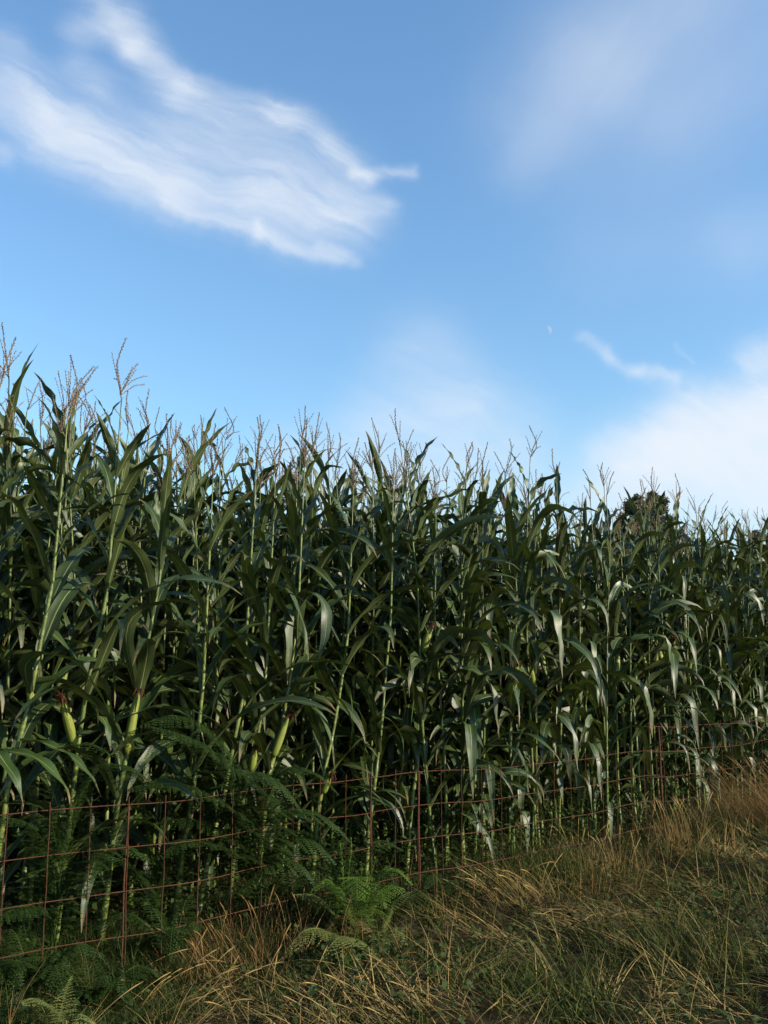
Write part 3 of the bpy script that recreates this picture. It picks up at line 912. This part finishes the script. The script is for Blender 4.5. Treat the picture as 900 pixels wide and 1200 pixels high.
# tall bracken between fence and maize
r1 = root_at(T(300, .16, 1080), .16)
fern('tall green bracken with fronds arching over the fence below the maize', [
    [r1, at(300, 1000, .16), at(285, 930, .14), at(255, 890, .10), at(215, 862, .06), at(170, 850, .02)],
    [r1, at(296, 1010, .14), at(280, 925, .05), at(300, 905, -.03), at(328, 918, -.10), at(352, 948, -.15)],
    [r1, at(290, 1010, .18), at(262, 955, .16), at(230, 925, .12), at(190, 915, .1), at(150, 925, .08)],
    [r1, at(305, 1010, .14), at(320, 960, .06), at(350, 948, 0), at(380, 958, -.05), at(408, 985, -.08)],
    [r1, at(300, 1020, .2), at(270, 980, .2), at(225, 960, .22), at(180, 965, .24)],
    [r1, at(308, 1020, .12), at(335, 985, .05), at(365, 985, -.04), at(392, 1010, -.08)],
    [r1, at(296, 1000, .22), at(270, 900, .25), at(235, 850, .25), at(200, 838, .22), at(165, 850, .2)],
    [r1, at(292, 1020, .15), at(250, 990, .1), at(215, 985, .05), at(185, 1005, 0)],
    [r1, at(300, 1040, .1), at(320, 1010, 0), at(350, 1012, -.06), at(372, 1040, -.1)],
    [r1, at(302, 1000, .18), at(310, 930, .15), at(335, 900, .12), at(365, 905, .1), at(395, 930, .08)]], M_FERN, 21)
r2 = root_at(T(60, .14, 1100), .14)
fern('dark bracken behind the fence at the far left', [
    [r2, at(65, 1040, .14), at(50, 985, .12), at(20, 960, .08), at(-30, 965, .05)],
    [r2, at(70, 1030, .16), at(90, 960, .16), at(110, 905, .14), at(140, 895, .12), at(175, 915, .1)],
    [r2, at(60, 1080, .1), at(40, 1062, .06), at(10, 1068, .02), at(-25, 1090, -.02)],
    [r2, at(72, 1040, .2), at(60, 950, .24), at(75, 890, .26), at(100, 870, .28), at(130, 885, .3)],
    [r2, at(75, 1050, .14), at(110, 1000, .12), at(145, 990, .1), at(180, 1010, .08)]], M_FERN, 22)
r3 = root_at(T(432, -.22, 1120), -.22)
fern('pale bushy fern in front of the fence in the middle of the verge', [
    [r3, at(428, 1110, -.22), at(432, 1070, -.24), at(440, 1040, -.26), at(448, 1025, -.28)],
    [r3, at(436, 1115, -.26), at(450, 1085, -.32), at(462, 1058, -.36), at(478, 1045, -.38)],
    [r3, at(424, 1120, -.28), at(408, 1120, -.36), at(398, 1135, -.42), at(392, 1150, -.44)],
    [r3, at(432, 1118, -.3), at(440, 1100, -.40), at(446, 1105, -.48), at(448, 1128, -.52)],
    [r3, at(420, 1110, -.2), at(395, 1075, -.18), at(370, 1050, -.16), at(345, 1048, -.14)],
    [r3, at(418, 1115, -.24), at(388, 1092, -.24), at(358, 1090, -.24), at(335, 1115, -.24)],
    [r3, at(440, 1115, -.2), at(470, 1090, -.2), at(492, 1090, -.2), at(510, 1110, -.2)],
    [r3, at(426, 1100, -.3), at(415, 1075, -.36), at(412, 1050, -.38), at(420, 1030, -.38)],
    [r3, at(440, 1110, -.32), at(458, 1090, -.42), at(470, 1092, -.48), at(478, 1115, -.5)],
    [r3, at(424, 1118, -.3), at(410, 1100, -.42), at(395, 1100, -.5), at(378, 1120, -.52)]], M_FERNP, 23)
fern('dark green fern filling the hollow around the pale fern', [
    [r3 + [.06, .05, 0], at(450, 1120, -.3), at(485, 1105, -.3), at(515, 1115, -.3), at(535, 1145, -.3)],
    [r3 + [.06, .05, 0], at(445, 1130, -.36), at(470, 1125, -.42), at(495, 1140, -.46), at(510, 1165, -.46)],
    [r3 + [.06, .05, 0], at(420, 1125, -.3), at(390, 1125, -.36), at(365, 1140, -.4), at(345, 1165, -.42)],
    [r3 + [.06, .05, 0], at(440, 1090, -.12), at(465, 1055, -.1), at(490, 1045, -.08), at(515, 1060, -.06)],
    [r3 + [.06, .05, 0], at(420, 1085, -.12), at(395, 1045, -.1), at(370, 1035, -.08), at(345, 1060, -.06)]], M_FERN, 29)
r4 = root_at(T(60, -.25, 1200), -.25)
fern('pale yellowish fern at the bottom left corner', [
    [r4, at(66, 1205, -.3), at(72, 1180, -.34), at(76, 1162, -.36), at(83, 1145, -.38)],
    [r4, at(58, 1205, -.3), at(50, 1182, -.34), at(40, 1170, -.38), at(26, 1175, -.42)],
    [r4, at(68, 1210, -.3), at(84, 1192, -.36), at(98, 1190, -.4), at(112, 1200, -.42)]], M_FERNP, 24)
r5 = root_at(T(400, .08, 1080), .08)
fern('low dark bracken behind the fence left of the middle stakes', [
    [r5, at(398, 1050, .06), at(385, 1000, .04), at(360, 975, .02), at(335, 978, 0)],
    [r5, at(405, 1050, .06), at(420, 1005, .04), at(445, 985, .02), at(470, 995, 0)],
    [r5, at(402, 1060, .04), at(400, 1020, 0), at(402, 985, -.02), at(408, 960, -.04)]], M_FERN, 25)
r6 = root_at(T(180, .30, 1100), .30)
fern('shaded bracken at the foot of the maize left of the tall fern', [
    [r6, at(185, 1060, .3), at(200, 1010, .28), at(225, 990, .26), at(250, 1000, .24)],
    [r6, at(175, 1060, .3), at(150, 1015, .28), at(125, 1005, .26), at(100, 1025, .24)],
    [r6, at(180, 1050, .34), at(175, 980, .36), at(165, 930, .38), at(150, 905, .4)]], M_FERN, 26)

def small_fern(label, px, py0, n, k, L, mat, seed):
    rng = np.random.default_rng(seed)
    r = root_at(T(px, n, py0), n); fr = []
    for i in range(k):
        a = 6.28 * i / k + rng.normal() * .4; l = L * rng.uniform(.6, 1.15); el = rng.uniform(.25, 1.0)
        d = np.array([math.cos(a), math.sin(a), 0]); s0 = rng.normal(size=3) * .04
        fr.append([r, r + d * l * .25 * el + [0, 0, l * .42] + s0 * .4, r + d * l * .62 * el + [0, 0, l * .66] + s0, r + d * l * .98 * el + [0, 0, l * rng.uniform(.35, .66)] + s0 * 1.5])
    fern(label, fr, mat, seed)
small_fern('dark bracken clump at the mesh between left edge and thin stake', 40, 1120, .02, 8, .42, M_FERN, 71)
small_fern('dark bracken clump under the mesh right of the left stake', 205, 1080, .06, 8, .45, M_FERN, 72)
small_fern('shaded bracken clump at the fence foot left of the pale fern', 350, 1060, .05, 8, .40, M_FERN, 73)
small_fern('low shaded bracken in front of the mesh at the lower left', 110, 1150, -.12, 7, .30, M_FERN, 74)
small_fern('green bracken clump in the grass right of the pale fern', 520, 1060, -.06, 7, .28, M_FERN, 75)
small_fern('upright bright green fern clump rising in front of the mesh beside the pale fern', 415, 1125, -.25, 10, .46, M_FRESH, 77)
small_fern('half withered brown bracken beside the pale fern', 385, 1120, -.22, 6, .26, M_FERNB, 76)

# ------------------------------------------------------------------ feathery weeds
def feathery(label, root, stems, seed, mat, fine=.042):
    rng = np.random.default_rng(seed)
    rt = empty('feathery_weed', root); tag(rt, label, 'weed')
    for st in stems:
        C = smooth_curve(np.array(st) - root, 16)
        b = Buf(); b.add(*tube(C, np.linspace(.003, .0012, 16), 4))
        L = np.linalg.norm(np.diff(C, axis=0), axis=1).sum(); m = int(L / .0028)
        s = rng.uniform(.03, 1, m)
        P = np.stack([np.interp(s, np.linspace(0, 1, 16), C[:, q]) for q in range(3)], -1)
        V, F, U = ribbons(P, rng.uniform(0, 6.28, m), fine * rng.uniform(.6, 1.6, m) * (1.15 - s * .6), np.full(m, .0028), rng.uniform(.2, 1.3, m), 3, rng.uniform(.4, 1.3, m))
        b.add(V, F, U)
        link('stem', b.mesh('stem', mat), rt)
    return rt
ra = gp(408, 1140)
feathery('bright green feathery weed climbing beside the middle stake', ra, [
    [ra, at(410, 1090, -.18), at(408, 1040, -.1), at(412, 990, -.05)],
    [ra, at(416, 1100, -.2), at(420, 1050, -.14), at(425, 1015, -.1)],
    [ra, at(400, 1100, -.2), at(396, 1060, -.16), at(388, 1030, -.14)],
    [ra, at(404, 1120, -.2), at(385, 1100, -.2), at(372, 1105, -.2)],
    [ra, at(414, 1120, -.22), at(432, 1085, -.2), at(440, 1070, -.2)],
    [ra, at(405, 1080, -.16), at(402, 1020, -.1), at(398, 985, -.08)],
    [ra, at(418, 1080, -.16), at(430, 1040, -.1), at(440, 1010, -.08)]], 31, M_FRESH)
rb = gp(515, 1215)
feathery('feathery green weed at the bottom edge right of the pale fern', rb, [
    [rb, at(512, 1180, -.62), at(508, 1140, -.6), at(505, 1110, -.6)],
    [rb, at(520, 1185, -.62), at(524, 1150, -.6), at(520, 1120, -.6)],
    [rb, at(505, 1185, -.62), at(492, 1150, -.6), at(478, 1130, -.6)],
    [rb, at(525, 1190, -.62), at(540, 1160, -.6), at(545, 1140, -.6)]], 32, M_FRESH)
rc = gp(150, 1190)
feathery('dark feathery weed at the foot of the fence at lower left', rc, [
    [rc, at(146, 1150, -.15), at(140, 1110, -.1), at(132, 1080, -.08)],
    [rc, at(155, 1150, -.15), at(158, 1120, -.12), at(165, 1100, -.1)],
    [rc, at(140, 1160, -.15), at(125, 1130, -.12), at(115, 1120, -.1)]], 33, M_WEED)

# ------------------------------------------------------------------ grasses
GR = np.random.default_rng(77)
def lump(x, y, seed=0.0, f=1.6):
    return .5 + .5 * np.sin(x * f + 1.7 * np.sin(y * f * .8 + seed)) * np.cos(y * f * 1.1 + 1.3 * np.sin(x * f * .7 + seed * 2))
def scatter(n, tr, nr, dens=None):
    t = GR.uniform(*tr, n); m = GR.uniform(*nr, n)
    x, y = tn(t, m)
    keep = (y > 3.2) & (np.abs(x) < .47 * y + .5)
    if dens is not None: keep &= GR.random(n) < dens(t, m, x, y)
    x, y, t, m = x[keep], y[keep], t[keep], m[keep]
    return np.stack([x, y, ground_z(x, y) - .008], -1), t, m
def stuff(name, geo, mat, label, cat):
    b = Buf()
    for g in geo: b.add(*g)
    o = link(name, b.mesh(name, mat, smooth=False)); tag(o, label, cat, kind='stuff')

FERN_SPOTS = [(r3, .30), (ra, .20), (rb, .08), (r4, .22), (rc, .22)]
def open_spot(x, y):
    k = np.ones_like(x)
    for p, r in FERN_SPOTS: k = k * np.clip(np.hypot(x - p[0], y - p[1]) / r - .35, 0.02, 1)
    return k
def tufts(ntuft, per, tr, nr, dens, rad, Lr, Wr, bend, rise, head, jit, lift=0.0, segs=5, spread=.8):
    """grass grows in tufts that lean together"""
    P, t, m = scatter(ntuft, tr, nr, dens)
    k = len(P)
    cnt = GR.integers(int(per * .4), int(per * 1.6) + 1, k)
    idx = np.repeat(np.arange(k), cnt); n = len(idx)
    hd = head(P[:, 0], P[:, 1])[idx] + (GR.normal(size=k) * jit)[idx] + GR.normal(size=n) * spread
    ri = (GR.uniform(*rise, k))[idx] + GR.normal(size=n) * .16
    sc_ = GR.uniform(.6, 1.25, k)[idx]
    B = P[idx] + np.stack([GR.normal(size=n) * rad, GR.normal(size=n) * rad, np.zeros(n)], -1)
    B[:, 2] = ground_z(B[:, 0], B[:, 1]) - .008 + GR.uniform(0, 1, n) * lift
    V, F, U = ribbons(B, hd, GR.uniform(*Lr, n) * sc_, GR.uniform(*Wr, n), GR.uniform(*bend, n), segs, ri)
    U[:, 0] = np.clip(U[:, 0] * .6 + np.repeat(GR.random(k)[idx] * .4, (segs + 1) * 2), 0, 1)
    return V, F, U
swirl = lambda x, y: 3.0 + 1.5 * np.sin(x * 1.3 + y * .9) + .9 * np.sin(x * 3.1 - y * 2.3)
hayd = lambda t, m, x, y: np.clip((lump(x, y, 7.0, 2.3) - .30) * 2.4, .05, 1) * np.interp(t + m * .4, [-.2, .35, 2, 3], [.04, .55, .8, 1]) * open_spot(x, y)
stuff('green_grass', [tufts(10500, 11, (-1.5, 12), (-4.4, .25), lambda t, m, x, y: np.where(m > -.1, .3, .25 + .75 * lump(x, y, 2.0)) * np.interp(t, [0, 1.6, 3], [.3, .45, 1]) * open_spot(x, y) ** .4, .022, (.07, .23), (.0026, .0062), (.5, 1.9), (.2, 1.1), swirl, 1.6)],
      M_GRASS, 'short green grass growing through the dry grass of the verge', 'grass')
stuff('dry_grass', [tufts(2300, 11, (-1.5, 12), (-4.4, -.02), hayd, .035, (.14, .40), (.0022, .0052), (.2, .9), (.9, 1.5), swirl, 1.0, .08, 5, .6),
                    tufts(700, 5, (-1.5, 12), (-4.4, .05), hayd, .05, (.22, .50), (.0016, .0028), (.3, 1.6), (.1, .9), swirl, 1.6)],
      M_HAY, 'flattened hay coloured grass lying over the verge', 'dry grass')
stuff('dead_grass_stems', [tufts(420, 8, (-1.0, 12), (-.7, .1), lambda t, m, x, y: (lump(x, y, 3.0, 3.1) > .5) * np.interp(t, [0, 1.5, 3], [.3, .5, 1]) * open_spot(x, y), .03, (.16, .42), (.0014, .0028), (.1, 1.2), (.0, .45), swirl, 2.0)],
      M_HAYRED, 'reddish dead grass stems standing along the foot of the fence', 'dead grass')
# weeds on the verge and below the maize: small leaves on short stems
def leaf_scatter(P, hmax, size):
    n = len(P)
    C = P + np.stack([GR.normal(size=n) * .02, GR.normal(size=n) * .02, GR.random(n) ** 1.2 * hmax], -1)
    az = GR.uniform(0, 6.28, n); el = GR.uniform(-.4, .9, n); L = GR.uniform(.5, 1.3, n) * size; w = L * .28
    d = np.stack([np.cos(az) * np.cos(el), np.sin(az) * np.cos(el), np.sin(el)], -1)
    s_ = np.stack([-np.sin(az), np.cos(az), GR.normal(size=n) * .5], -1)
    mid = C + d * (L * .45)[:, None]
    tip = C + d * L[:, None] - np.stack([0 * L, 0 * L, L * .25], -1)
    V = np.stack([C, mid - s_ * w[:, None], tip, mid + s_ * w[:, None]], 1).reshape(-1, 3)
    U = np.repeat(GR.random(n), 4); U = np.stack([U, np.tile([0, .5, 1, .5], n)], -1)
    return V, np.arange(n * 4).reshape(-1, 4), U
def fine_weed(P, Lr):
    n = len(P)
    return ribbons(P, GR.uniform(0, 6.28, n), GR.uniform(*Lr, n), GR.uniform(.0016, .0036, n), GR.uniform(.6, 2.4, n), 4, GR.uniform(0, 1.0, n))
# matted litter of cut and fallen blades that hides the soil
P, t, m = scatter(120000, (-1.5, 12), (-4.4, .1), lambda t, m, x, y: np.interp(t, [0, 1.5, 3], [.5, .7, 1]))
n_ = len(P)
P[:, 2] += GR.uniform(.002, .03, n_)
stuff('grass_litter', [ribbons(P, GR.uniform(0, 6.28, n_), GR.uniform(.04, .15, n_), GR.uniform(.002, .0052, n_), GR.uniform(-.2, .35, n_), 3, GR.uniform(1.25, 1.6, n_))],
      M_LITTER, 'matted brown and straw coloured litter covering the verge', 'litter')
P, t, m = scatter(60000, (-1.5, 12), (-4.2, .1), lambda t, m, x, y: np.where(lump(x, y, 11.0, 2.4) > .48, 1.0, .2))
stuff('leafy_weeds', [leaf_scatter(P, .15, .036)], M_WEED, 'dark leafy weeds in patches between the grasses', 'weeds')
P, t, m = scatter(80000, (-1.5, 12), (.02, 2.0), lambda t, m, x, y: np.interp(m, [0, .6, 2.2], [1, .8, .3]) * (.3 + .7 * (lump(x, y, 4.0, 3.0) > .4)))
P2, t, m = scatter(60000, (-1.5, 2.2), (-.5, .05), lambda t, m, x, y: np.interp(m, [-.5, 0], [.4, 1]) * np.interp(t, [0, 2.2], [1, .2]))
P3, t, m = scatter(90000, (-1.5, 2.4), (-.12, .8), lambda t, m, x, y: .4 + .6 * lump(x, y, 8.0, 4.0))
stuff('undergrowth', [leaf_scatter(P[: len(P) * 3 // 5], .46, .038), fine_weed(P2, (.04, .13)), fine_weed(P3, (.07, .24)), fine_weed(P[len(P) * 3 // 5 :], (.10, .34))], M_WEED, 'shaded leafy undergrowth at the foot of the maize', 'undergrowth')

def tussock(label, root, n, L, heading, spread, rise, mat, seed, rad=.12, width=.0022, seed_heads=0):
    rng = np.random.default_rng(seed)
    rt = empty('grass_tussock', root); tag(rt, label, 'grass tussock')
    P = rng.normal(size=(n, 3)) * [rad, rad, 0]
    P[:, 2] = ground_z(P[:, 0] + root[0], P[:, 1] + root[1]) - root[2] - .01
    hd = heading + rng.normal(size=n) * spread
    b = Buf(); b.add(*ribbons(P, hd, L * rng.uniform(.35, 1.1, n), width * rng.uniform(.6, 1.4, n), rng.uniform(.15, 1.0, n), 6, np.abs(rng.normal(size=n)) * .22 + rise))
    for i in range(seed_heads):
        a = hd[i]; c = arc_line(P[i], a, L * rng.uniform(.9, 1.2), rise, rise + rng.uniform(.3, 1.0), 9)
        b.add(*tube(c, np.array([.0012] * 6 + [.0020, .0034, .0008]), 4))
    link('blades', b.mesh('blades', mat, smooth=False), rt)
left = math.atan2(0, -1)
def rt_(px, n): return root_at(T(px, n, 1000), n)
tussock('large reddish dry tussock leaning left at the right edge', root_at(T(905, -.45, 960), -.45), 900, .60, left, .6, .35, M_HAYRED, 41, .22, .0024, 40)
tussock('dry brown tussock right behind the big one at the right edge', root_at(T(865, -.12, 940), -.12), 300, .42, left, 1.1, .2, M_HAYRED, 42, .20)
tussock('tall tan tussock around the foot of the thick stake', root_at(T(790, -.10, 960), -.10), 230, .44, left + .3, 1.6, .1, M_HAY, 43, .17, .0022, 25)
tussock('straw tussock in front of the fence left of the thick stake', root_at(T(700, -.15, 1000), -.15), 220, .36, 1.2, 2.0, .2, M_HAY, 44, .2, .002, 20)
tussock('bright straw tussock spilling left below the middle of the fence', root_at(T(605, -.25, 1040), -.25), 330, .36, left, 1.5, .75, M_HAY, 45, .18, .0022, 30)
tussock('orange brown tussock at the fence left of the pale fern', root_at(T(255, -.08, 1120), -.08), 650, .27, left - .3, 1.3, .4, M_HAYRED, 46, .16, .0022, 30)
tussock('low straw tussock spreading over the bottom left verge', root_at(T(200, -.3, 1180), -.3), 420, .34, .3, 1.2, .95, M_HAY, 47, .20, .0024, 20)
tussock('thin dry tussock against the mesh at lower left', root_at(T(310, -.02, 1080), -.02), 220, .30, 1.0, 2.0, .1, M_HAYRED, 48, .16, .0018, 16)
tussock('straw tussock at the bottom edge below the feathery weed', gp(470, 1190), 320, .26, 3.4, 1.5, .8, M_HAY, 51, .15, .003, 12)
tussock('mixed dry tussock lying flat left of the bottom middle', gp(345, 1185), 320, .28, 2.9, 1.4, .9, M_HAY, 52, .15, .003, 12)
tussock('mat of bright straw pressed flat in the middle of the right verge', gp(690, 1070), 420, .34, 3.3, .7, 1.25, M_HAY, 53, .20, .0032, 10)
tussock('flattened straw swathe between the green tussocks', gp(790, 1075), 300, .34, 2.7, .8, 1.2, M_HAY, 54, .18, .0030, 8)
tussock('flattened straw swathe at the lower right corner', gp(850, 1160), 300, .34, 3.0, .9, 1.2, M_HAY, 55, .18, .0030, 8)
tussock('green grass clump against the mesh left of the thick stake', root_at(T(640, -.12, 1000), -.12), 420, .34, 0, 3.0, .1, M_GRASS, 56, .20, .0036)
tussock('green grass clump under the mesh right of the thick stake', root_at(T(840, -.25, 1000), -.25), 420, .32, 0, 3.0, .15, M_GRASS, 57, .14, .0036)
tussock('green tussock with arching blades on the right of the verge', gp(800, 1130), 700, .30, 2.6, 1.2, .4, M_GRASS, 49, .22, .0042)
tussock('green tussock with broad blades at the bottom of the verge', gp(650, 1180), 500, .32, 2.4, 1.6, .5, M_GRASS, 50, .18, .0046)

# ------------------------------------------------------------------ trees beyond the field
def tree(label, loc, H, cr, seed, clumps=60):
    rng = np.random.default_rng(seed)
    rt = empty('tree', loc); tag(rt, label, 'tree')
    b = Buf()
    b.add(*tube(smooth_curve([[0, 0, -.2], [.1, 0, H * .3], [-.05, .1, H * .6], [0, 0, H * .9]], 14), np.linspace(cr * .09, .03, 14), 9))
    ctr = []
    for i in range(clumps):
        d = rng.normal(size=3); d /= np.linalg.norm(d)
        rr = rng.uniform(.35, 1) ** .5
        c = np.array([0, 0, H * .66]) + d * rr * np.array([cr, cr, H * .33]) * rng.uniform(.82, 1.08)
        ctr.append(c)
        if i % 3 == 0:
            s = np.array([0, 0, min(max(c[2] - cr * .5, H * .25), H * .8)])
            b.add(*tube(smooth_curve([s, (s + c) / 2 + [0, 0, .1], c], 7), np.linspace(cr * .03, .012, 7), 5))
    link('trunk', b.mesh('trunk', M_BARK), rt)
    ctr = np.array(ctr); m = clumps * 420
    idx = rng.integers(0, clumps, m)
    sz = rng.uniform(.10, .26, clumps)[idx] * cr
    d = rng.normal(size=(m, 3)); d /= np.linalg.norm(d, axis=1)[:, None]
    C = ctr[idx] + d * (rng.random(m) ** .45 * sz)[:, None] * rng.uniform(.8, 1.25, m)[:, None]
    a = rng.normal(size=(m, 3)); a /= np.linalg.norm(a, axis=1)[:, None]
    e = np.cross(a, rng.normal(size=(m, 3))); e /= np.linalg.norm(e, axis=1)[:, None]
    l = rng.uniform(.04, .085, m)[:, None]
    V = np.stack([C - a * l, C + e * l * .5, C + a * l, C - e * l * .5], 1).reshape(-1, 3)
    U = np.stack([np.repeat(rng.random(clumps)[idx] * .7 + rng.random(m) * .3, 4), np.zeros(m * 4)], -1)
    cb = Buf(); cb.add(V, np.arange(m * 4).reshape(-1, 4), U)
    link('crown', cb.mesh('crown', M_CROWN, smooth=False), rt)
def far(px, py, dist):
    d = ray(px, py); k = dist / math.hypot(d[0], d[1])
    return d * k + [0, 0, CAM_Z]
p = far(755, 576, 42.0); gz = float(ground_z(p[0], p[1]))
tree('round dark tree peeking over the maize at right', (p[0], p[1], gz), p[2] - gz, 1.5, 61, 170)
p = far(905, 603, 50.0); gz = float(ground_z(p[0], p[1]))
tree('dark tree top at the right edge behind the maize', (p[0], p[1], gz), p[2] - gz, 1.9, 62, 90)

# ------------------------------------------------------------------ moon
def moon():
    D = 6000.0
    c = Vector(ray(642, 387)).normalized() * D + Vector((0, 0, CAM_Z))
    r = 4.6 / FPX * D
    m, N = new_mat('moonlight')
    e = N.n('ShaderNodeEmission')
    nz = N.noise(N.n('ShaderNodeTexCoord').outputs['Object'], .02, 3, .6)
    N.put(e.inputs[0], N.mix(nz, rgb(.30, .45, .66), rgb(.38, .52, .70))); e.inputs[1].default_value = 1.0 / 2 ** EXPOSURE * 1.22
    o_ = N.n('ShaderNodeOutputMaterial'); N.t.links.new(e.outputs[0], o_.inputs[0])
    # the sunlit share of the ball: a lune between limb and terminator
    view = (Vector((0, 0, CAM_Z)) - c).normalized()
    right = view.cross(Vector((0, 0, 1))).normalized() * -1
    right = (right * .94 + Vector((0, 0, 1)) * .30).normalized()
    right = (right - view * right.dot(view)).normalized()
    upv = view.cross(right).normalized()
    V, F = [], []
    A, Bn = 16, 8
    for i in range(A + 1):
        la = -math.pi / 2 + math.pi * i / A
        for j in range(Bn + 1):
            lo = R(-5) + R(82) * j / Bn                    # from just behind the limb towards the viewer
            p = right * math.cos(la) * math.cos(lo) + view * math.cos(la) * math.sin(lo) + upv * math.sin(la)
            V.append(p * r)
    for i in range(A):
        for j in range(Bn):
            a = i * (Bn + 1) + j; F.append([a, a + 1, a + Bn + 2, a + Bn + 1])
    o = link('moon', make_mesh('moon', [list(v) for v in V], F, m), loc=c)
    tag(o, 'small pale crescent moon in the blue sky above the maize', 'moon')
moon()
